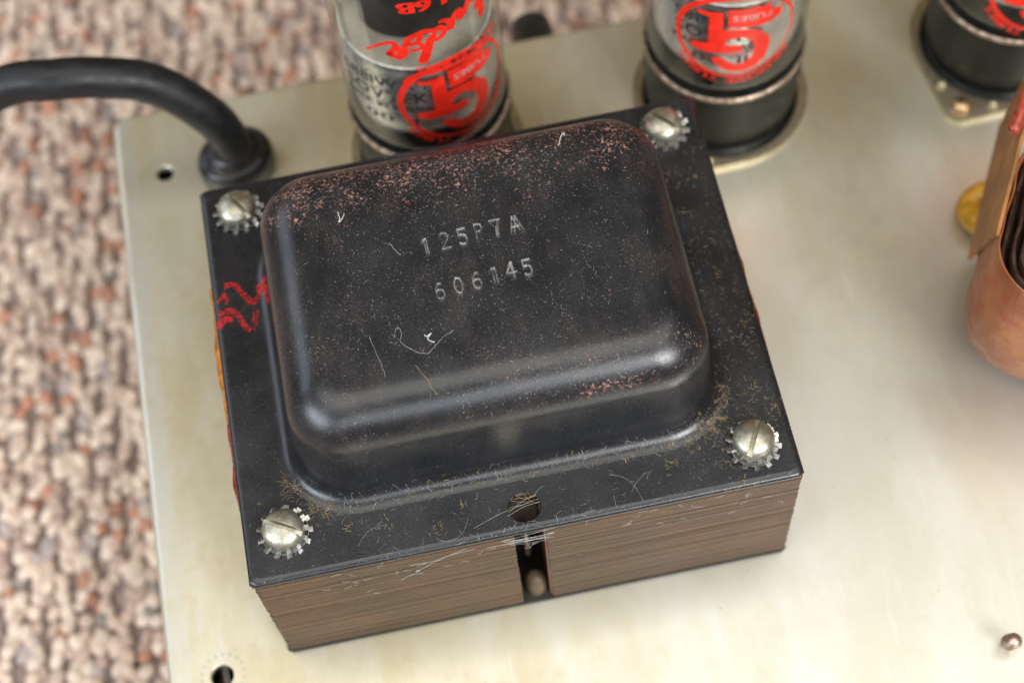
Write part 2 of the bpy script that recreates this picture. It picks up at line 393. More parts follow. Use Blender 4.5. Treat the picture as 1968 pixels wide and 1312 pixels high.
# --- stamped text strokes
def arc(cx, cy, rx, ry, a0, a1, n=12): return [(cx+rx*math.cos(math.radians(a0+(a1-a0)*i/n)), cy+ry*math.sin(math.radians(a0+(a1-a0)*i/n))) for i in range(n+1)]
GL = {
 '1': [[(.15, .78), (.38, 1)], [(.38, 1), (.38, 0)]],
 '2': [arc(.35, .72, .28, .28, 170, -25)+[(.08, 0)], [(.08, 0), (.68, 0)]],
 '5': [[(.12, 1), (.62, 1)], [(.12, 1), (.12, .60)], arc(.34, .32, .29, .32, 125, -140)],
 'P': [[(.12, 0), (.12, 1)], [(.12, 1), (.36, 1)], arc(.36, .76, .24, .24, 90, -90)+[(.12, .52)]],
 '7': [[(.05, 1), (.65, 1)], [(.65, 1), (.42, .55), (.32, 0)]],
 'A': [[(.02, 0), (.33, 1)], [(.33, 1), (.68, 0)], [(.12, .34), (.57, .34)]],
 '6': [arc(.36, .30, .28, .30, 0, 360, 20), arc(.46, .42, .38, .58, 175, 80, 10)],
 '0': [arc(.35, .5, .28, .5, 0, 360, 24)],
 '4': [[(.50, 0), (.50, 1)], [(.50, 1), (.03, .32)], [(.03, .32), (.70, .32)]],
}
strokes = []   # segments (x0,y0,x1,y1,width,depth)
def stamp(ch, x, y, h, rot=0, double=0, wk=1.):
    for dx in ([0] if not double else [0, double]):
        for pl in GL[ch]:
            for a, b in zip(pl, pl[1:]):
                def P(q):
                    u, v = (q[0]-.35)*h*.80+dx, (q[1]-.5)*h
                    return x+u*math.cos(rot)-v*math.sin(rot), y+u*math.sin(rot)+v*math.cos(rot)
                strokes.append((*P(a), *P(b), wk))
for ch, x, y, dbl, wk in (('1', -.80, .45, .035, .75), ('2', -.46, .49, 0, .9), ('5', -.155, .50, 0, 1.), ('P', .135, .53, 0, .85), ('7', .415, .54, .03, .9), ('A', .79, .545, -.055, .9)):
    stamp(ch, x+.02, y-.02, .30, math.radians(3), dbl, wk)
for ch, x, y, dbl, wk in (('6', -.70, -.46, 0, .8), ('0', -.38, -.42, 0, 1.), ('6', -.07, -.40, 0, .85), ('1', .21, -.37, .05, .8), ('4', .50, -.33, .02, .85), ('5', .79, -.34, .0, 1.)):
    stamp(ch, x+.02, y+.0, .29, math.radians(3), dbl, wk)
def seg_d(px, py, s):
    x0, y0, x1, y1, wk = s; dx, dy = x1-x0, y1-y0; l = dx*dx+dy*dy
    t = 0 if l == 0 else max(0, min(1, ((px-x0)*dx+(py-y0)*dy)/l))
    return math.hypot(px-x0-t*dx, py-y0-t*dy)
# --- domed cover mesh
ZT = 6.04
PX0, PX1, PY0, PY1, ST = -1.15, 1.10, -.75, .85, .0115
nx = int((PX1-PX0)/ST); ny = int((PY1-PY0)/ST)
PX1 = PX0+nx*ST; PY1 = PY0+ny*ST
grid_d = {}
for s in strokes:
    R_ = .05
    for i in range(max(0, int((min(s[0], s[2])-R_-PX0)/ST)), min(nx, int((max(s[0], s[2])+R_-PX0)/ST)+1)+1):
        for j in range(max(0, int((min(s[1], s[3])-R_-PY0)/ST)), min(ny, int((max(s[1], s[3])+R_-PY0)/ST)+1)+1):
            d = seg_d(PX0+i*ST, PY0+j*ST, s)
            if d < R_ and d/s[4] < grid_d.get((i, j), (9, 0))[0]: grid_d[(i, j)] = (d/s[4], s[4])
bm = bmesh.new(); wl = bm.verts.layers.float.new('wear')
N = 2*(nx+ny)
prof = []   # (offset of half-size relative to wall foot, z, corner radius)
FX, FY = 3.635, 2.755          # wall foot half sizes
ri, ro, dr = .32, .78, .09   # foot fillet, top fillet, draft
z0 = T; z1 = T+ri; z2 = ZT-ro
for k in range(11):
    a = k/10*PI/2*.93; prof.append((ri-ri*math.sin(a), z0+ri*(1-math.cos(a))))
f_off, f_z = prof[-1]
for k in range(1, 9): prof.append((f_off-(dr+f_off)*k/8, f_z+(z2-f_z)*k/8))
for k in range(1, 21):
    a = k/20*PI/2; prof.append((-dr-ro*(1-math.cos(a)), z2+ro*math.sin(a)))
loops = []
for off, z in prof:
    rc = max(.42, 1.02+off*.9 if off > -dr else 1.02-dr*.9+(off+dr)*.62)
    sl = 1. if z < ZT-1e-4 else 1.
    loops.append([(x, y, z+0.05*(1-(x/4)**2)*(1-(y/3)**2)*max(0, (z-5.6)/.5)-.012*noise.noise(Vector((x*.6, y*.6, z)))) for x, y in rrect(FX+off, FY+off, rc, N)])
def ztop(x, y): return ZT+0.05*(1-(x/4)**2)*(1-(y/3)**2)-.012*noise.noise(Vector((x*.6, y*.6, ZT)))
# patch boundary in the same order, starting mid-right going up
bl = []
ce = [(nx, j) for j in range(ny//2, ny)]+[(i, ny) for i in range(nx, 0, -1)]+[(0, j) for j in range(ny, 0, -1)]+[(i, 0) for i in range(0, nx)]+[(nx, j) for j in range(0, ny//2)]
assert len(ce) == N
last = loops[-1]
pb = [(PX0+i*ST, PY0+j*ST) for i, j in ce]
for k in range(1, 9):
    t_ = k/9; loops.append([((1-t_)*a[0]+t_*b[0], (1-t_)*a[1]+t_*b[1], 0) for a, b in zip(last, pb)])
    loops[-1] = [(x, y, ztop(x, y)) for x, y, z in loops[-1]]
vl = strips(bm, loops)
gv = {}
for i in range(nx+1):
    for j in range(ny+1):
        x, y = PX0+i*ST, PY0+j*ST; z = ztop(x, y); wv = 0
        if (i, j) in grid_d:
            d, wk = grid_d[(i, j)]
            z += -.030*math.exp(-(d/.014)**2)+.006*math.exp(-((d-.030)/.010)**2)
            wv = math.exp(-(d/.0095)**2)*wk*.55
        v = bm.verts.new((x, y, z)); v[wl] = wv; gv[(i, j)] = v
for i in range(nx):
    for j in range(ny): bm.faces.new((gv[i, j], gv[i+1, j], gv[i+1, j+1], gv[i, j+1]))
for q in range(N):
    a, b = vl[-1][q], vl[-1][(q+1) % N]; bm.faces.new((a, b, gv[ce[(q+1) % N]], gv[ce[q]]))
for f in bm.faces: f.smooth = True
# flange: flat with a bolt hole and a softly rolled edge
HB = (0.01, -3.545, .265)
def fl(off, z, r=.05): return [(x, y, z) for x, y in rrect(HX+off, HY+off, r, 240)]
def sag(l): return l
e_in = .12
fill_loops(bm, [fl(-e_in, T, .06), [(x, y, T) for x, y in rrect(FX+ri, FY+ri, 1.02+ri*.9, 240)], circ(HB[0], HB[1], HB[2]+.02, T, 48)])
strips(bm, [fl(-e_in, T), fl(-e_in*.6, T-.008), fl(-.035, T-.024), fl(-.008, T-.05), fl(0, T-.09), fl(-.01, T-.13), fl(-.2, T-.13)], flip=True)
strips(bm, [circ(HB[0], HB[1], HB[2]+.02, T, 48), circ(HB[0], HB[1], HB[2], T-.02, 48), circ(HB[0], HB[1], HB[2], T-.13, 48)])
me = bpy.data.meshes.new('end_bell'); bm.normal_update(); bm.to_mesh(me); bm.free(); me.materials.append(M_cover)
me.polygons.foreach_set('use_smooth', [True]*len(me.polygons))
bell = bpy.data.objects.new('end_bell', me); scene.collection.objects.link(bell); bell.parent = pt
bell['label'] = 'black painted domed steel cover stamped 125P7A 606145'
# lower flange against the chassis
bm = bmesh.new(); lo = [fl(-.02, .11), fl(.0, .07), fl(-.05, .012)]; strips(bm, lo, flip=True); bm.faces.new([bm.verts.new(p) for p in fl(-.02, .11)])
mesh_obj('lower_flange', bm, simple('dark_lower_flange', (0.02, .018, .014), .5), pt, smooth=False)
# laminations
def lam_stack(name, zlist, th, mat, jit, zfun=None, kind=None):
    bm = bmesh.new()
    for q, z in enumerate(zlist):
        jx, jy = random.uniform(-jit, jit), random.uniform(-jit, jit); e = random.uniform(-jit, jit)*.6
        sx0, sx1 = -.27+random.uniform(-.006, .006), .285+random.uniform(-.006, .006); dp = -HY+1.05
        hx, hy = HX-.035+e, HY-.035+e
        c = .05+.03*random.random()
        base = [(-hx, -hy+c), (-hx+c, -hy)]+[(x, -hy) for x in (-3, -1.6)]+[(sx0, -hy), (sx0, dp), (sx1, dp), (sx1, -hy)]+[(x, -hy) for x in (1.6, 3)]+[(hx-c*.3, -hy), (hx, -hy+c*.3), (hx, 0), (hx, hy), (0, hy), (-hx, hy), (-hx, 0)]
        zb = [random.uniform(-.004, .004) for _ in base]
        ol = []
        for n_, (x, y) in enumerate(base):
            wob = .006*noise.noise(Vector((x*1.5, q*3.1, 0)))
            ol.append((x+jx, y+jy+wob, z+.018*noise.noise(Vector((x*.35, y*.2, q*.12)))))
        lo_ = [(x, y, zz-th/2) for x, y, zz in ol]; hi_ = [(x, y, zz+th/2) for x, y, zz in ol]
        a, b = strips(bm, [lo_, hi_])[0:2]
        bm.faces.new(b); bm.faces.new(a[::-1])
    o = mesh_obj(name, bm, mat, pt, smooth=False)
    if kind: o['kind'] = kind
    return o
nl = 60; za, zb_ = .13, T-.185
lam_stack('laminations', [za+(zb_-za)*(i+.5)/nl for i in range(nl)], (zb_-za)/nl*.76, M_lam, .0055, kind='stuff')
# dark filler just inside the gaps so no light leaks through the pack
bm = bmesh.new()
ol = [(-HX+.07, -HY+.07), (-.30, -HY+.07), (-.30, -HY+1.02), (.315, -HY+1.02), (.315, -HY+.07), (HX-.07, -HY+.07), (HX-.07, HY-.07), (-HX+.07, HY-.07)]
a, b = strips(bm, [[(x, y, .12) for x, y in ol], [(x, y, T-.14) for x, y in ol]])[0:2]; bm.faces.new(b); bm.faces.new(a[::-1])
mesh_obj('core_gap_filler', bm, simple('dark_gap_filler', (0.03, .016, .010), .6), pt, smooth=False)
bm = bmesh.new()
ol = [(-HX+.03, -HY+.03), (-.27, -HY+.03), (-.27, -HY+1.0), (.285, -HY+1.0), (.285, -HY+.03), (HX-.03, -HY+.03), (HX-.03, HY-.03), (-HX+.03, HY-.03)]
a, b = strips(bm, [[(x, y, T-.165) for x, y in ol], [(x, y, T-.137) for x, y in ol]])[0:2]; bm.faces.new(b); bm.faces.new(a[::-1])
mesh_obj('gasket_paper', bm, M_redvar, pt, smooth=False)
# side varnish slivers and slot lining
def sliver(name, x, ys, wd, mat):
    bm = bmesh.new(); n = 60; A, B, C_ = [], [], []
    sgn = 1 if x > 0 else -1
    for i in range(n+1):
        f = i/n; y = ys[0]+(ys[1]-ys[0])*f
        wv = wd*(.55+.45*math.sin(f*PI))*(.75+.6*noise.noise(Vector((y*2.2, x, 0)))) if 0 < i < n else .0
        A.append((x*1.0, y, T-.12)); B.append((x+sgn*wv, y, T-.17-.03*noise.noise(Vector((y*3, 2, 0))))); C_.append((x, y, T-.42))
    strips(bm, [A, B, C_], close=False, flip=(sgn > 0)); return mesh_obj(name, bm, mat, pt)
sliver('varnish_bead', -4.745, (1.95, -.9), .10, M_amber)
sliver('varnish_bead', -4.745, (-.6, -2.55), .075, M_redvar)
sliver('varnish_bead', 4.745, (1.15, -1.7), .055, M_redvar)
bm = bmesh.new(); box(bm, (.262, -HY+.52, 1.95), (.03, .95, 3.3)); mesh_obj('slot_liner', bm, simple('maroon_slot_liner', (0.09, .022, .014), .45), pt, smooth=False)
# dull stud at the bottom of the slot
bm = bmesh.new(); lathe(bm, [(0, .74), (.08, .73), (.15, .68), (.195, .58), (.205, .45), (.205, .12)], 32, .02, -HY+.30)
st = mesh_obj('chassis_stud', bm, simple('dull_brown_stud', (0.10, .07, .04), .55, .1), pt)
bm = bmesh.new(); lathe(bm, [(0, 1.72), (.05, 1.70), (.06, 1.6), (.06, .7)], 16, -.02, -HY+.75); mesh_obj('chassis_stud', bm, M_screw, pt)

# --- cover screws
def screw_head(angle, parent, loc, R0=.355, H0=.27):
    bm = bmesh.new()
    pr = [(R0*.93, 0), (R0, .03), (R0, .07)]
    for k in range(1, 13):
        a = k/12*PI/2; pr.append((R0*math.cos(a)*(1 if k < 12 else 0), .07+(H0-.07)*math.sin(a)))
    pr = [(0, 0)]+pr; lathe(bm, pr, 56)
    me = bpy.data.meshes.new('screw'); bm.normal_update(); bmesh.ops.recalc_face_normals(bm, faces=bm.faces); bm.to_mesh(me); bm.free()
    o = bpy.data.objects.new('screw', me); scene.collection.objects.link(o)
    bm = bmesh.new(); box(bm, (0, 0, .10+.25), (2*R0*1.2, .092, .5)); cm = bpy.data.meshes.new('cut'); bm.to_mesh(cm); bm.free()
    co = bpy.data.objects.new('cut', cm); scene.collection.objects.link(co)
    md = o.modifiers.new('b', 'BOOLEAN'); md.object = co; md.operation = 'DIFFERENCE'; md.solver = 'EXACT'
    bv = o.modifiers.new('v', 'BEVEL'); bv.width = .010; bv.segments = 2; bv.limit_method = 'ANGLE'; bv.angle_limit = math.radians(40)
    bpy.context.view_layer.update()
    ev = o.evaluated_get(bpy.context.evaluated_depsgraph_get()); nm = bpy.data.meshes.new_from_object(ev)
    o.modifiers.clear(); o.data = nm; nm.name = 'screw'; bpy.data.objects.remove(co)
    nm.materials.clear(); nm.materials.append(M_screw)
    try: nm.shade_smooth() if hasattr(nm, 'shade_smooth') else None
    except Exception: pass
    nm.polygons.foreach_set('use_smooth', [True]*len(nm.polygons))
    nm.set_sharp_from_angle(angle=math.radians(35))
    o.parent = parent; o.location = loc; o.rotation_euler = (random.uniform(-.04, .04), random.uniform(-.04, .04), angle)
    return o
def lock_washer(parent, R1, z, tilt, ph, off):
    bm = bmesh.new(); lathe(bm, [(.20, .0), (.20, .03), (R1-.05, .035), (R1-.05, .0)], 48, off[0], off[1], close=True)
    nT = 13
    for k in range(nT):
        a = 2*PI*k/nT+ph
        rot = Matrix.Rotation(a, 3, 'Z') @ Matrix.Rotation(.62+random.uniform(-.12, .12), 3, 'X') @ Matrix.Rotation(random.uniform(-.15, .05), 3, 'Y')
        c = Vector((math.cos(a)*(R1-.045), math.sin(a)*(R1-.045), .02)); c.x += off[0]; c.y += off[1]
        box(bm, c, (.13, .088, .05), rot)
    bmesh.ops.bevel(bm, geom=bm.edges[:], offset=.008, segments=1, affect='EDGES') if False else None
    o = mesh_obj('lock_washer', bm, M_washer, parent, smooth=False, loc=(0, 0, z)); o.rotation_euler = (tilt[0], tilt[1], 0); return o
for (x, y, ang, lab, off) in ((-4.07, 3.33, math.radians(-54), 'screw at the rear left corner of the cover', (.04, .02)),
                         (4.02, 3.33, math.radians(-46), 'screw at the rear right corner of the cover', (.05, .0)),
                         (4.03, -3.24, math.radians(63), 'screw at the front right corner of the cover', (-.08, -.04)),
                         (-4.04, -3.14, math.radians(-29), 'screw at the front left corner of the cover', (.03, .0))):
    z = T+.105
    s = screw_head(ang, pt, (x, y, z)); s['label'] = lab
    lock_washer(s, .405, -.045, (.0, .0), random.random(), (off[0]*.3, off[1]*.3))
    lock_washer(s, .455, -.095, (.0, .0), random.random(), (off[0]*.6, off[1]*.6))
    bm = bmesh.new(); lathe(bm, [(.1, -.06), (.40, -.06), (.41, -.10), (.1, -.10)], 40, off[0]*.5, off[1]*.5); mesh_obj('flat_washer', bm, M_dark, s)

# --- grease pencil marks and lint, laid on the cover by ray casting
dg = bpy.context.evaluated_depsgraph_get(); bvh = BVHTree.FromObject(bell, dg)
def surf(x, y, up=.004):
    h = bvh.ray_cast(Vector((x, y, 12)), Vector((0, 0, -1)))
    if h[0] is None:
        return None if abs(x) < 4.6 else (Vector((math.copysign(4.73, x), y, T-.02)), Vector((0, 0, 1)))
    n = h[1]
    if n.z < 0: n = -n
    return h[0]+n*up, n
bm = bmesh.new()
crayon = [([(-4.699, .988), (-4.644, 1.091), (-4.538, 1.134), (-4.425, 1.108)], .085), ([(-4.668, 1.263), (-4.504, 1.299), (-4.366, 1.244), (-4.294, 1.111), (-4.229, .931), (-4.126, .825)], .075),
 ([(-4.066, .795), (-4.014, .982), (-3.961, 1.185)], .035), ([(-4.03, 1.17), (-4.05, 1.05), (-4.08, .98)], .03), ([(-4.655, 1.51), (-4.555, 1.622)], .04), ([(-4.503, 1.442), (-4.49, 1.556), (-4.549, 1.671)], .06),
 ([(-4.502, 1.829), (-4.328, 1.816), (-4.229, 1.665), (-4.131, 1.508), (-4.029, 1.384), (-3.918, 1.46), (-3.855, 1.614)], .075), 
 ([(-3.936, 1.666), (-3.819, 1.673), (-3.713, 1.818)], .07), ([(-3.80, 1.633), (-3.69, 1.535)], .07), ([(-3.794, 1.633), (-3.75, 1.45), (-3.72, 1.242)], .05), ([(-3.86, 1.72), (-3.78, 1.60), (-3.83, 1.50)], .07)]
for pl, wd in crayon:
    pp = smooth_path([(x, y, 0) for x, y in pl], 6); prev = None
    for i, q in enumerate(pp):
        d = (pp[min(i+1, len(pp)-1)]-pp[max(i-1, 0)]).normalized(); nrm = Vector((-d.y, d.x, 0)); ww = wd*(.8+.3*noise.noise(q*6))
        cur = []
        for k in range(-2, 3):
            s_ = surf(q.x+nrm.x*ww*k/4*1.7, q.y+nrm.y*ww*k/4*1.7, .005); cur.append(bm.verts.new(s_[0]))
        if prev:
            for k in range(4): bm.faces.new((prev[k], prev[k+1], cur[k+1], cur[k]))
        prev = cur
o = mesh_obj('grease_pencil_mark', bm, M_crayon, pt); o['label'] = 'red hand written marks on the left flange'

def fibre(bm, x, y, L, r, curl, z=None, arch=0.):
    a = random.uniform(0, 2*PI); k = random.uniform(-1, 1)*curl; n = max(4, int(L/.05)); pts = []
    up0 = random.uniform(.006, .02)
    for i in range(n+1):
        s_ = surf(x, y, up0+arch*math.sin(PI*i/n)*L)
        if s_ is None: break
        if z is not None and s_[0].z < z: break
        if pts and abs(s_[0].z-pts[-1].z) > .05: break
        pts.append(s_[0]); st = L/n
        a += k*st+random.uniform(-1, 1)*curl*.35*st**.5*.5; k += random.uniform(-1, 1)*curl*.5
        x += math.cos(a)*st; y += math.sin(a)*st
    if len(pts) > 2: tube(bm, pts, r, 3, False)
bw = bmesh.new(); bg_ = bmesh.new()
R_ = random
def rnd(a, b): return R_.uniform(a, b)
for _ in range(330):   # foot of the front wall
    x = rnd(-3.7, 3.6); y = -2.90+R_.gauss(0, .10); fibre(bg_ if R_.random() < .6 else bw, x, y, rnd(.04, .15), rnd(.0010, .0021), 16, None, .02)
for _ in range(70):   # front flange
    x = rnd(-4.5, 4.5); y = rnd(-3.95, -3.1); fibre(bw if R_.random() < .65 else bg_, x, y, rnd(.03, .14), rnd(.0010, .0018), 16)
for _ in range(130):   # right flange and foot
    x = rnd(3.65, 4.6); y = rnd(-3.2, 1.2); fibre(bg_ if R_.random() < .75 else bw, x, y, rnd(.03, .12), rnd(.0010, .0018), 18)
for _ in range(70):   # front right foot corner tuft
    a = rnd(-.1, -1.3); fibre(bg_, 2.85+1.0*math.cos(a)+R_.gauss(0, .05), -1.95+1.0*math.sin(a)+R_.gauss(0, .05), rnd(.06, .22), .0018, 9, None, .04)
for _ in range(60):    # front left foot corner
    a = rnd(PI+.2, PI+1.4); fibre(bg_, -2.9+1.0*math.cos(a)+R_.gauss(0, .05), -2.0+1.0*math.sin(a)+R_.gauss(0, .05), rnd(.06, .25), .0018, 9, None, .04)
for _ in range(170):   # over the top of the dome
    fibre(bw if R_.random() < .8 else bg_, rnd(-3.0, 3.1), rnd(-2.5, 2.2), rnd(.02, .10), rnd(.0010, .0019), 20, 5.2)
for _ in range(40):    # along the front edge
    x = rnd(-3.2, 4.5) if R_.random() < .5 else rnd(-1.2, 1.2); fibre(bw, x, -3.93+rnd(-.03, .05), rnd(.06, .25), .0016, 9, None, .04)
for _ in range(5):    # longer stray hairs
    fibre(bw, rnd(-4.3, 4.3), rnd(-3.8, -3.2), rnd(.4, .9), .0016, 2.0)
# named bits of lint
def hair(bm, pl, r, z=None):
    pp = smooth_path([(x, y, 0) for x, y in pl], 5); tube(bm, [surf(q.x+rnd(-.01, .01), q.y+rnd(-.01, .01), .012)[0] for q in pp], r, 4)
hair(bw, [(-1.554, -1.141), (-1.50, -1.0), (-1.457, -.968), (-1.417, -1.094), (-1.457, -1.231), (-1.315, -1.409), (-1.08, -1.539), (-.936, -1.446), (-.785, -1.315), (-.672, -1.263), (-.576, -1.206)], .0022)
hair(bw, [(-1.06, -1.20), (-1.028, -1.231), (-.94, -1.19), (-1.01, -1.25), (-1.0, -1.32), (-.925, -1.36)], .009)
hair(bw, [(-2.11, 1.45), (-2.09, 1.31), (-2.12, 1.24), (-2.05, 1.29), (-2.01, 1.38)], .009)
hair(bw, [(1.98, 2.18), (1.90, 2.12), (1.85, 2.0), (1.80, 1.90)], .010); hair(bw, [(1.92, 2.2), (1.96, 2.1)], .008)
hair(bw, [(-1.35, .62), (-1.28, .50), (-1.2, .36)], .0035); hair(bw, [(-1.95, -1.0), (-1.85, -1.5), (-1.80, -1.8)], .0022)
hair(bg_, [(-1.3, -1.7), (-1.15, -2.0), (-1.05, -2.25)], .003)
for cx_, cy_ in ((-3.0, -3.25), (-2.35, -3.38), (1.9, -3.05), (-1.0, -3.3), (2.6, -3.35), (4.2, -1.2), (4.25, .1), (3.95, 1.5), (-1.5, -3.6), (4.3, -2.2)):
    for _ in range(7): fibre(bg_, cx_+R_.gauss(0, .05), cy_+R_.gauss(0, .05), rnd(.04, .12), .0026, 16)
# web across the bolt hole and the slot
for _ in range(10):
    a0, a1 = rnd(0, PI), rnd(0, PI)
    if abs(a0-a1) < .4: continue
    p0 = Vector((HB[0]+.27*math.cos(a0), HB[1]+.27*math.sin(a0), T+.005)); p1 = Vector((HB[0]+.27*math.cos(a1), HB[1]+.27*math.sin(a1), T+.005))
    tube(bg_, smooth_path([p0, (p0+p1)/2+Vector((rnd(-.06, .06), rnd(-.06, .06), -rnd(0, .1))), p1], 4), .0028, 3, False)
for p0, p1 in (((-.30, -3.66, T+.01), (.28, -3.52, T+.02)), ((-.27, -3.60, T+.01), (.24, -3.38, T+.02)), ((-.9, -3.75, T+.01), (.1, -3.50, T+.03)), ((.2, -3.4, T+.01), (.42, -3.25, T+.02))):
    tube(bw, smooth_path([p0, ((p0[0]+p1[0])/2, (p0[1]+p1[1])/2+.03, T+.03), p1], 5), .0022, 3, False)
for _ in range(13):
    z0_ = T-rnd(.05, .45); p0 = Vector((-.30+rnd(-.6, .1), -HY-.012, z0_)); p1 = Vector((.30+rnd(-.05, .15), -HY-.02, min(z0_+rnd(-.1, .22), T-.04)))
    tube(bw, smooth_path([p0, (p0+p1)/2+Vector((0, -.01, rnd(-.05, .05))), p1], 5), .0019, 3, False)
for _ in range(45):    # lint on the front of the core
    x, z = rnd(-3.8, 4.4), T-.2-abs(R_.gauss(0, .55)); a = rnd(0, 2*PI); pts = [Vector((x, -HY+.0, z))]
    for i in range(6): a += rnd(-1, 1); pts.append(pts[-1]+Vector((math.cos(a)*.03, 0, math.sin(a)*.03)))
    tube(bw, pts, .0028, 3, False)
for pl in ([(-2.1, 3.35), (-1.6, 3.33), (-1.45, 3.42), (-1.1, 3.6)], [(-2.0, 3.0), (-1.7, 3.25), (-1.4, 3.45), (-.95, 3.5)], [(-2.3, 2.75), (-2.1, 2.9), (-1.9, 2.86)]):
    tube(bw, smooth_path([(x, -HY-.02, z) for x, z in pl], 6), .003, 3, False)
tube(bw, smooth_path([(-1.98+.04*math.cos(i*1.9), -HY-.02, 3.02+.04*math.sin(i*2.3)) for i in range(9)], 4), .0035, 3, False)
for b_, nm, mt in ((bw, 'lint', M_fib), (bg_, 'lint', M_fibg)):
    o = mesh_obj(nm, b_, mt); tag(o, kind='stuff')
bpy.data.objects['lint']['label'] = 'pale dust fibres lying on the black transformer cover'
bpy.data.objects['lint.001']['label'] = 'golden brown dust fibres caught along the foot of the black cover'

# ================================================================ TUBES
RG = 1.62
def wrapped(bm_uv, r=RG+.006):
    """bend a flat (u,v) mesh round the glass; u=0 faces the viewer side (-Y)"""
    k = -2.4
    while k < 2.4:
        bmesh.ops.bisect_plane(bm_uv, geom=bm_uv.verts[:]+bm_uv.edges[:]+bm_uv.faces[:], plane_co=(k, 0, 0), plane_no=(1, 0, 0)); k += .12
    for v in bm_uv.verts:
        th = v.co.x/RG; rr = r+v.co.z; v.co = (rr*math.sin(th), -rr*math.cos(th), v.co.y)
    return bm_uv
def ribbon_uv(bm, pl, wd, k=6, close=False):
    pp = smooth_path([(x, y, 0) for x, y in pl], k); W = [q_*1.4 for q_ in (wd if isinstance(wd, list) else [wd]*len(pl))]; prev = None
    for i, q in enumerate(pp):
        d = (pp[min(i+1, len(pp)-1)]-pp[max(i-1, 0)]).normalized(); n = Vector((-d.y, d.x, 0)); f = i/k; a = min(int(f), len(W)-1); b = min(a+1, len(W)-1)
        ww = (W[a]+(W[b]-W[a])*(f-int(f)))/2; cur = (bm.verts.new(q+n*ww), bm.verts.new(q-n*ww))
        if prev: bm.faces.new((prev[0], prev[1], cur[1], cur[0]))
        prev = cur
    for q in (pp[0], pp[-1]):   # round ends
        ww = (W[0] if q is pp[0] else W[-1])/2; vs = [bm.verts.new((q.x+ww*math.cos(2*PI*i/10), q.y+ww*math.sin(2*PI*i/10), .0007)) for i in range(10)]; bm.faces.new(vs)
_gc = {}
def glyph(ch):
    if ch not in _gc:
        cu = bpy.data.curves.new('g', 'FONT'); cu.body = ch; cu.size = 1; cu.resolution_u = 3; o = bpy.data.objects.new('g', cu); scene.collection.objects.link(o)
        bpy.context.view_layer.update(); me = bpy.data.meshes.new_from_object(o.evaluated_get(bpy.context.evaluated_depsgraph_get()))
        xs = [v.co.x for v in me.vertices] or [0, .3]
        _gc[ch] = ([v.co.copy() for v in me.vertices], [list(p.vertices) for p in me.polygons], min(xs), max(xs)); bpy.data.objects.remove(o)
    return _gc[ch]
def text_uv(bm, s, x0, x1, yc, h, flip=False, bold=0., arcf=None):
    """fit string s between x0..x1, centred on yc, cap height h"""
    adv = []; tot = 0
    for ch in s:
        w_ = .38 if ch == ' ' else glyph(ch)[3]-glyph(ch)[2]+.11
        adv.append((tot, w_)); tot += w_
    tot -= .11; sx = (x1-x0)/tot; sy = h/.70
    for ch, (a, w_) in zip(s, adv):
        if ch == ' ': continue
        V, F, g0, g1 = glyph(ch)
        for off in ([0] if not bold else [-bold, 0, bold]):
            vs = []
            for v in V:
                x = x0+(a+v.x-g0)*sx+off; y = yc+(v.y-.35)*sy
                if arcf: x, y = arcf(x, y-yc)
                elif flip: x, y = x0+x1-x, 2*yc-y
                vs.append(bm.verts.new((x, y, .0003*off/max(bold, 1e-6))))
            for f in F:
                try: bm.faces.new([vs[i] for i in f])
                except Exception: pass
GT = [(-1.078, 4.811), (-.87, 4.783), (-.562, 4.829), (-.55, 4.30), (-.396, 4.335), (-.086, 4.320), (.185, 4.20), (.38, 3.93), (.406, 3.60), (.334, 3.302), (.149, 3.09), (-.072, 3.0), (-.321, 3.01), (-.53, 3.12), (-.668, 3.28), (-.75, 3.42), (-.561, 3.47), (-.456, 3.37), (-.306, 3.27), (-.159, 3.25), (-.03, 3.33), (.07, 3.51), (.09, 3.74), (.03, 3.93), (-.1, 4.05), (-.244, 4.09), (-.409, 4.04), (-.47, 3.949), (-.49, 3.856), (-.154, 3.83), (-.156, 3.64), (-.355, 3.616), (-.814, 3.575), (-1.057, 3.608), (-1.17, 3.661), (-1.16, 3.795), (-1.005, 3.822), (-.812, 3.856), (-.818, 4.264), (-.822, 4.66), (-1.042, 4.69)]
BOX = [(-.484, 4.914), (-.155, 4.919), (.068, 4.958), (.219, 4.90), (.272, 4.985), (.338, 4.913), (.37, 4.76), (.60, 4.70), (.576, 4.48), (.353, 4.375), (.022, 4.37), (-.456, 4.395)]
def logo(bm, du, dv):
    C0 = (-.27, 4.06)
    n = 72; a_ = []
    for i in range(n):
        a = 2*PI*i/n; wd = .085+.035*math.cos(a-math.radians(150)); r = 1.19
        a_.append(((C0[0]+(r+wd/2)*math.cos(a)+du, C0[1]+(r+wd/2)*math.sin(a)+dv, 0), (C0[0]+(r-wd/2)*math.cos(a)+du, C0[1]+(r-wd/2)*math.sin(a)+dv, 0)))
    strips(bm, [[p[0] for p in a_], [p[1] for p in a_]], flip=True)
    for pl in (GT, BOX):
        vs = [bm.verts.new((x+du, y+dv, .0004)) for x, y in pl]
        ed = [bm.edges.new((vs[i], vs[(i+1) % len(vs)])) for i in range(len(vs))]
        bmesh.ops.triangle_fill(bm, edges=ed, use_beauty=True, normal=(0, 0, 1))
    # ring of lettering below the circle, reads upside down like the rest
    def arcf(x, y):   # x = arc length, letters with tops outwards-down
        a = math.radians(-90)-x/1.34; r = 1.34+y*1.0
        return C0[0]+r*math.cos(a)+du, C0[1]+r*math.sin(a)+dv
    text_uv(bm, 'GROOVE TUBES', -1.30, 1.30, 0, .17, bold=.012, arcf=arcf)
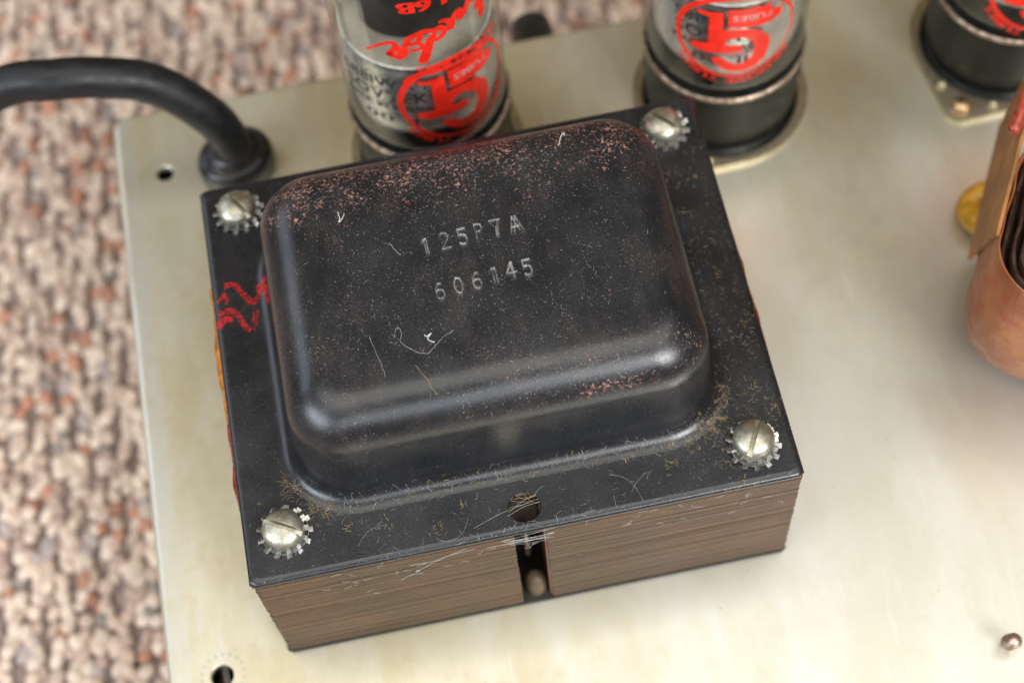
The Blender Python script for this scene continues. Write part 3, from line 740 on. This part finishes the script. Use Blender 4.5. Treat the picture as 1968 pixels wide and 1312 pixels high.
def print_obj(name, builder, mat, parent, lab=None):
    bm = bmesh.new(); builder(bm); wrapped(bm); bmesh.ops.recalc_face_normals(bm, faces=bm.faces)
    o = mesh_obj(name, bm, mat, parent)
    if lab: o['label'] = lab
    return o
SCR = {'a': [(-1.083, 5.482), (-.833, 5.698), (-.598, 5.835), (-.498, 5.793), (-.552, 5.637), (-.647, 5.487)], 'b': [(-.647, 5.487), (-.53, 5.431), (-.438, 5.42), (-.439, 5.609), (-.505, 5.736)],
 'c': [(-.438, 5.42), (-.345, 5.516), (-.333, 5.722), (-.226, 5.955), (-.068, 6.035), (-.031, 5.952), (-.116, 5.806), (-.222, 5.787)], 'c2': [(-.116, 5.81), (-.029, 5.747), (-.068, 5.628), (-.231, 5.60)],
 'd': [(-.033, 5.275), (.053, 5.533), (.156, 5.83), (.228, 5.945)], 'e': [(-.09, 6.041), (.054, 6.09), (.239, 6.05), (.363, 6.075), (.421, 5.912), (.309, 5.793), (.177, 5.802)],
 'f': [(.379, 6.229), (.477, 6.205), (.555, 6.08), (.537, 5.91), (.663, 6.218), (.78, 6.267), (.772, 6.058)], 'g': [(.772, 6.058), (.867, 6.121), (.928, 6.246), (.989, 6.368), (1.041, 6.53), (1.129, 6.55)],
 'h': [(1.175, 6.041), (1.30, 6.2), (1.40, 6.6), (1.30, 6.9), (1.1, 6.95)], 'i': [(1.06, 6.3), (1.28, 6.35), (1.5, 6.3)], 'j': [(1.284, 5.72), (1.31, 6.05), (1.36, 6.3)], 'k': [(.8, 6.75), (1.1, 6.9), (1.6, 6.75)]}
SW = {'a': [.04, .05, .07, .08, .09, .10], 'b': .10, 'c': .085, 'c2': .06, 'd': [.15, .14, .12, .08], 'e': .085, 'f': [.06, .07, .10, .11, .09, .09, .08], 'g': .09, 'h': .12, 'i': .09, 'j': [.14, .12, .09], 'k': .10}
def power_tube(x, y, label, spec):
    t = empty('vacuum_tube', (x, y, 0)); tag(t, label, 'vacuum tube', 'row of glass power tubes behind the transformer')
    bm = bmesh.new(); lathe(bm, [(1.45, .34), (1.55, .36), (1.60, .45), (1.63, .9), (1.655, 1.6), (1.665, 2.0), (1.665, 2.06), (1.63, 2.10), (1.5, 2.08), (1.0, 2.02), (0, 2.0)], 96)
    mesh_obj('tube_base', bm, M_bakelite, t)
    bm = bmesh.new(); n = 96; pr = []
    lo_ = []
    for i in range(n):
        a = 2*PI*i/n; j = .028*noise.noise(Vector((math.cos(a)*4, math.sin(a)*4, x)))
        lo_.append((a, j))
    prof_ = [(1.668, 2.0), (1.685, 2.02), (1.69, 2.06), (1.68, 2.10), (1.655, 2.12), (1.62, 2.10)]
    strips(bm, [[(r*math.cos(a), r*math.sin(a), z+j*(z > 2.05)-(j*.8 if z < 2.01 else 0)) for a, j in lo_] for r, z in prof_], flip=False)
    bmesh.ops.recalc_face_normals(bm, faces=bm.faces); mesh_obj('base_rim', bm, M_rim, t)
    bm = bmesh.new(); pr = [(1.30, 2.05), (1.48, 2.12), (1.58, 2.25), (RG, 2.5)]+[(RG, z) for z in (3.5, 4.5, 5.5, 6.5, 7.3)]+[(1.58, 7.8), (1.42, 8.3), (1.1, 8.75), (.6, 9.0), (0, 9.08)]
    lathe(bm, pr, 96); mesh_obj('glass_envelope', bm, M_glass, t)
    # silvered flash, ragged edge
    bm = bmesh.new(); n = 96; rows = []
    for f in (0, .12, .3, .6, 1):
        row = []
        for i in range(n):
            a = 2*PI*i/n; zb = 2.62+.32*noise.noise(Vector((math.cos(a)*1.1, math.sin(a)*1.1, x*3)))+.04*noise.noise(Vector((math.cos(a)*5, math.sin(a)*5, 2)))
            zt = 4.76+.06*noise.noise(Vector((math.cos(a)*2, math.sin(a)*2, 7)))
            rr = 1.47 if f > .05 else 1.40
            row.append((rr*math.cos(a), rr*math.sin(a), zb+(zt-zb)*f))
        rows.append(row)
    strips(bm, rows); mesh_obj('getter_mirror', bm, M_getter, t)
    bm = bmesh.new(); lathe(bm, [(0, 4.86), (1.44, 4.86)], 72); ms = mesh_obj('mica_spacer', bm, M_mica, t, smooth=False)
    bm = bmesh.new(); lathe(bm, [(1.44, 4.86), (1.475, 4.845), (1.475, 4.80), (1.40, 4.79)], 72); mesh_obj('mica_edge', bm, M_micae, ms)
    bm = bmesh.new(); lathe(bm, [(0, 4.95), (.95, 4.95), (1.05, 5.0), (1.05, 7.3), (1.0, 7.36), (0, 7.36)], 60)
    for v in bm.verts: v.co.y *= .80
    mesh_obj('anode', bm, M_anode, t)
    bm = bmesh.new(); lathe(bm, [(0, 7.6), (1.3, 7.6), (1.3, 7.55), (0, 7.55)], 48); mesh_obj('mica_spacer', bm, M_mica, t, smooth=False)
    bm = bmesh.new()
    for a in (0.3, 1.4, 2.6, 3.7, 5.0):
        tube(bm, [(.7*math.cos(a), .7*math.sin(a), 2.1), (.72*math.cos(a), .72*math.sin(a), 4.9)], .04, 8)
    lathe(bm, [(.55, 2.0), (.5, 2.9), (.3, 3.1), (0, 3.1)], 24); mesh_obj('stem', bm, M_steel, t)
    du, dv, bx, script = spec
    print_obj('logo_print', lambda b: logo(b, du, dv), M_red, t, 'red circled monogram printed upside down on the glass')
    def kn(b): text_uv(b, 'TUBES', -.38+du, .42+du, 4.66+dv, .16, flip=True)
    bm = bmesh.new(); kn(bm); wrapped(bm, RG+.012); mesh_obj('logo_lettering', bm, M_wht, t)
    for tx, x0_, x1_, yc_, h_ in (('5881WXT', 0, 1.88, 4.52, .28), ('SOVTEK', .02, 1.80, 4.11, .32), ('MADE IN RUSSIA', -.02, 1.85, 3.76, .16), ('00 11', .42, 1.52, 3.37, .22)):
        bm = bmesh.new(); text_uv(bm, tx, bx+x0_, bx+x1_, yc_, h_, bold=.012); wrapped(bm, RG+.002); mesh_obj('type_print', bm, M_blk, t)['kind'] = 'stuff'
    if script:
        def sc(b):
            for k_, pl in SCR.items(): ribbon_uv(b, pl, SW[k_])
            text_uv(b, '6L6B', -.34, .84, 6.80, .30, flip=True, bold=.03)
            text_uv(b, 'ELECTRONICS', -.20, 1.62, 4.97+.02, .20, flip=True, bold=.012)
            ribbon_uv(b, [(-.45, 4.62), (-.25, 4.83), (.3, 4.87), (.9, 4.84), (1.5, 4.78)], .07)
        print_obj('script_print', sc, M_red, t, 'red script name printed upside down on the glass')
    return t
power_tube(-.10, 6.45, 'glass tube with red script and circled logo, leftmost of the row, beside the black cable', (.84, -.16, -1.86, True))
power_tube(6.10, 6.45, 'glass tube with red circled logo behind the right rear corner of the black transformer', (0, 0, -1.55, False))
power_tube(12.30, 6.45, 'glass tube cut off by the upper right corner of the photo, above the orange transformer', (.10, -.42, -1.5, False))

def hull(pts):
    pts = sorted(set(pts)); 
    def half(p):
        o = []
        for q in p:
            while len(o) > 1 and (o[-1][0]-o[-2][0])*(q[1]-o[-2][1])-(o[-1][1]-o[-2][1])*(q[0]-o[-2][0]) <= 0: o.pop()
            o.append(q)
        return o
    a = half(pts); b = half(pts[::-1]); return a[:-1]+b[:-1]
def socket(x, y, label):
    s = empty('tube_socket', (x, y, 0)); tag(s, label, 'tube socket', 'metal sockets holding the glass tubes')
    ang = math.radians(230); ears = [(2.04*math.cos(ang), 2.04*math.sin(ang)), (-2.04*math.cos(ang), -2.04*math.sin(ang))]
    def outl(g):
        P = [(round((1.86+g)*math.cos(2*PI*i/90), 5), round((1.86+g)*math.sin(2*PI*i/90), 5)) for i in range(90)]
        for ex, ey in ears: P += [(round(ex+(.36+g)*math.cos(2*PI*i/40), 5), round(ey+(.36+g)*math.sin(2*PI*i/40), 5)) for i in range(40)]
        return hull(P)
    bm = bmesh.new()
    hs = [circ(0, 0, 1.70, .10, 80)]
    o0 = outl(-.04); fill_loops(bm, [[(a, b, .10) for a, b in o0]]+hs)
    # rolled outer edge
    def ring_out(g, z):
        c = []
        for a, b in o0:
            l = math.hypot(a, b); c.append((a*(1+g/l), b*(1+g/l), z))
        return c
    strips(bm, [ring_out(0, .10), ring_out(.02, .125), ring_out(.05, .125), ring_out(.07, .09), ring_out(.07, .004)], flip=True)
    strips(bm, [circ(0, 0, 1.70, .10, 80), circ(0, 0, 1.68, .05, 80), circ(0, 0, 1.68, .004, 80)])
    mesh_obj('saddle_plate', bm, M_socket, s, smooth=False)
    bm = bmesh.new(); lathe(bm, [(0, .03), (1.66, .03), (1.66, .02)], 60)
    lathe(bm, [(1.18, .03), (1.22, .33), (1.42, .33), (1.46, .03)], 60); mesh_obj('socket_body', bm, M_bakelite, s)
    for ex, ey in ears:
        bm = bmesh.new(); lathe(bm, [(.215, .105), (.22, .16), (.17, .22), (.09, .25), (0, .255)], 28, ex, ey); e = mesh_obj('rivet', bm, M_brass, s)
        bm = bmesh.new(); lathe(bm, [(.07, .246), (.05, .262), (0, .262)], 16, ex-.03, ey+.03); mesh_obj('rivet_hole_shade', bm, M_dark, e)  # raised dark disc, its colour stands for the shade in a hole
    for da in (-.33, .33, PI-.33, PI+.33):
        a = ang+da; bm = bmesh.new(); lathe(bm, [(.10, .10), (.10, .17), (.05, .20), (0, .20)], 16, 1.80*math.cos(a), 1.80*math.sin(a)); mesh_obj('retainer_tip', bm, M_socket, s)
socket(-.10, 6.45, 'metal saddle socket under the leftmost glass tube, mostly hidden by the black transformer')
socket(6.10, 6.45, 'metal saddle socket under the middle glass tube behind the transformer corner')
socket(12.30, 6.45, 'metal saddle socket with brassy rivet under the tube in the upper right corner')

# ================================================================ POWER CORD + STRAIN RELIEF
CORDTAG = ('thick black power cord arching left off the chassis', 'cable')
def rel(pl, o): return [Vector(p)-Vector(o) for p in pl]
CO = (-4.4, 6.9, 0)
bm = bmesh.new()
path = smooth_path([(-4.28, 6.78, -.3), (-4.30, 6.82, .5), (-4.37, 6.86, 1.25), (-4.63, 7.01, 2.0), (-5.46, 7.30, 2.9), (-6.39, 7.33, 3.4), (-7.36, 7.36, 3.6), (-8.46, 7.55, 3.4), (-10.5, 7.5, 2.4), (-14, 6.9, -.4), (-18, 6, -3.6), (-24, 4.5, -4.6)], 12)
tube(bm, rel(path, CO), .415, 28)
cord = mesh_obj('mains_cable', bm, M_rubber, None, loc=CO); tag(cord, *CORDTAG)
sr = empty('strain_relief', (-4.40, 6.95, 0)); tag(sr, 'black moulded strain relief bushing where the cord enters the chassis', 'bushing')
bm = bmesh.new()
def oval(rx, ry, z, n=56, a0=.35): return [(rx*math.cos(2*PI*i/n)*math.cos(a0)-ry*math.sin(2*PI*i/n)*math.sin(a0), rx*math.cos(2*PI*i/n)*math.sin(a0)+ry*math.sin(2*PI*i/n)*math.cos(a0), z) for i in range(n)]
strips(bm, [oval(.78, .66, .004), oval(.82, .70, .06), oval(.83, .71, .42), oval(.80, .68, .55), oval(.72, .60, .63), oval(.50, .44, .66), oval(.43, .42, .60)])
mesh_obj('bushing_body', bm, M_strain, sr)
bm = bmesh.new()
strips(bm, [[(x, y-.05, z) for x, y, z in oval(.60, .50, .60)], [(x+.03, y-.05, z) for x, y, z in oval(.62, .52, .75)], [(x+.05, y-.04, z) for x, y, z in oval(.58, .49, .88)], [(x+.06, y-.04, z) for x, y, z in oval(.46, .43, .93)]])
mesh_obj('bushing_collar', bm, M_strain, sr)

# fuse cap on the rear wall
bm = bmesh.new(); lathe(bm, [(.55, 0), (.56, .12), (.50, .16), (.46, .8), (.43, .90), (.30, .95), (0, .95)], 40)
fc = mesh_obj('fuse_cap', bm, M_black, None, loc=(2.55, 8.93, -.72)); fc.rotation_euler = (-PI/2, 0, 0)
tag(fc, 'round black cap sticking out behind the rear chassis edge', 'cap')
# loose screw tip poking through the chassis at the right
bm = bmesh.new()
pr = []
for k in range(12): pr.append((.115 if k % 2 else .085, .02+k*.035))
lathe(bm, [(.12, .004)]+pr+[(.05, .47), (0, .48)], 24)
sc_ = mesh_obj('screw_tip', bm, M_rim, None, loc=(8.22, -6.52, 0)); sc_.rotation_euler = (.22, -.12, 0); sc_.scale = (1.3, 1.3, 1.25); tag(sc_, 'small threaded screw tip poking up from the bare chassis at lower right', 'screw')

# ================================================================ ORANGE TRANSFORMER (right)
ot = empty('paper_wrapped_transformer', (11.52, -1.3, 0)); ot.rotation_euler = (0, 0, math.radians(-30)); tag(ot, 'orange varnished paper wrapped transformer cut off by the right edge', 'transformer')
bm = bmesh.new(); lo_ = []
for z, hx, hy, r, cx, cy in ((.5, 1.8, 1.3, .8, 0, .5), (.9, 2.2, 1.65, 1.0, 0, .4), (1.5, 2.5, 1.95, 1.15, 0, .3), (2.3, 2.60, 2.08, 1.2, 0, .22), (3.0, 2.56, 2.05, 1.2, 0, .2), (3.7, 2.50, 1.92, 1.1, 0, .18), (4.15, 2.46, 1.84, 1.05, 0, .15), (4.36, 2.43, 1.80, 1.0, 0, .14), (4.40, 2.41, 1.78, .98, 0, .14), (4.34, 2.38, 1.75, .95, 0, .14), (3.9, 2.36, 1.73, .95, 0, .14)):
    lo_.append([(x+cx+.06*noise.noise(Vector((x*1.6, y*1.6, z*.5))), y+cy+.06*noise.noise(Vector((x*1.8, y*1.8, z*.6+5))), z+.05*noise.noise(Vector((x, y, 3)))) for x, y in rrect(hx, hy, r, 120)])
strips(bm, lo_); bmesh.ops.recalc_face_normals(bm, faces=bm.faces); mesh_obj('paper_wrap', bm, M_wrap, ot)
for q in range(8):
    bm = bmesh.new(); g = q*.17; jz = random.uniform(-.12, .05)
    def ringq(off, z, nz, amp=.04): return [(x+amp*noise.noise(Vector((x*2, y*2, q))), y+.15+amp*noise.noise(Vector((x*2, y*2, q+9))), z+nz*noise.noise(Vector((x*3, y*3, q)))) for x, y in rrect(2.33-g-off, 1.70-g*.95-off, max(.1, .8-g*.6), 100)]
    strips(bm, [ringq(0, 3.5, 0), ringq(0, 4.16+jz, .08), ringq(.06, 4.16+jz, .08), ringq(.06, 3.5, 0)]); mesh_obj('coil_layer', bm, M_coil, ot)
bm = bmesh.new(); box(bm, (0, .15, 3.5), (4.4, 2.8, .1)); mesh_obj('coil_core', bm, M_coil, ot, smooth=False)
bm = bmesh.new()   # tan paper board on the flat left face
quad = [(.45, 1.7), (3.9, 1.35), (3.9, 4.5), (-.62, 4.42)]
xb = lambda z: -2.76+(z-1.35)*.085
a = [bm.verts.new((xb(z), y, z)) for y, z in quad]; b = [bm.verts.new((xb(z)+.06, y, z)) for y, z in quad]; bm.faces.new(a[::-1]); bm.faces.new(b)
for i in range(4): bm.faces.new((a[i], b[i], b[(i+1) % 4], a[(i+1) % 4]))
bmesh.ops.recalc_face_normals(bm, faces=bm.faces); mesh_obj('paper_board', bm, M_paper, ot, smooth=False)
bm = bmesh.new()   # glossy varnish run at the top corner
tube(bm, smooth_path([(-2.66, 1.5, 4.5), (-2.6, 1.9, 4.62), (-2.55, 2.6, 4.7), (-2.5, 3.4, 4.6)], 6), [.05]+[.13]*17+[.05], 10); mesh_obj('varnish_run', bm, M_redvar, ot)
cs, sn = math.cos(math.radians(30)), math.sin(math.radians(30))
pts = []
for k in range(3, 13):
    a_ = k*.4; wx, wy = 10.58+.36*math.cos(a_)-11.52, 2.1+.44*math.sin(a_)+1.3; pts.append((wx*cs-wy*sn, wx*sn+wy*cs, .35+.12*math.sin(a_*2)))
bm = bmesh.new(); tube(bm, smooth_path(pts, 4), .25, 12); mesh_obj('lead_wire', bm, M_yellow, ot)
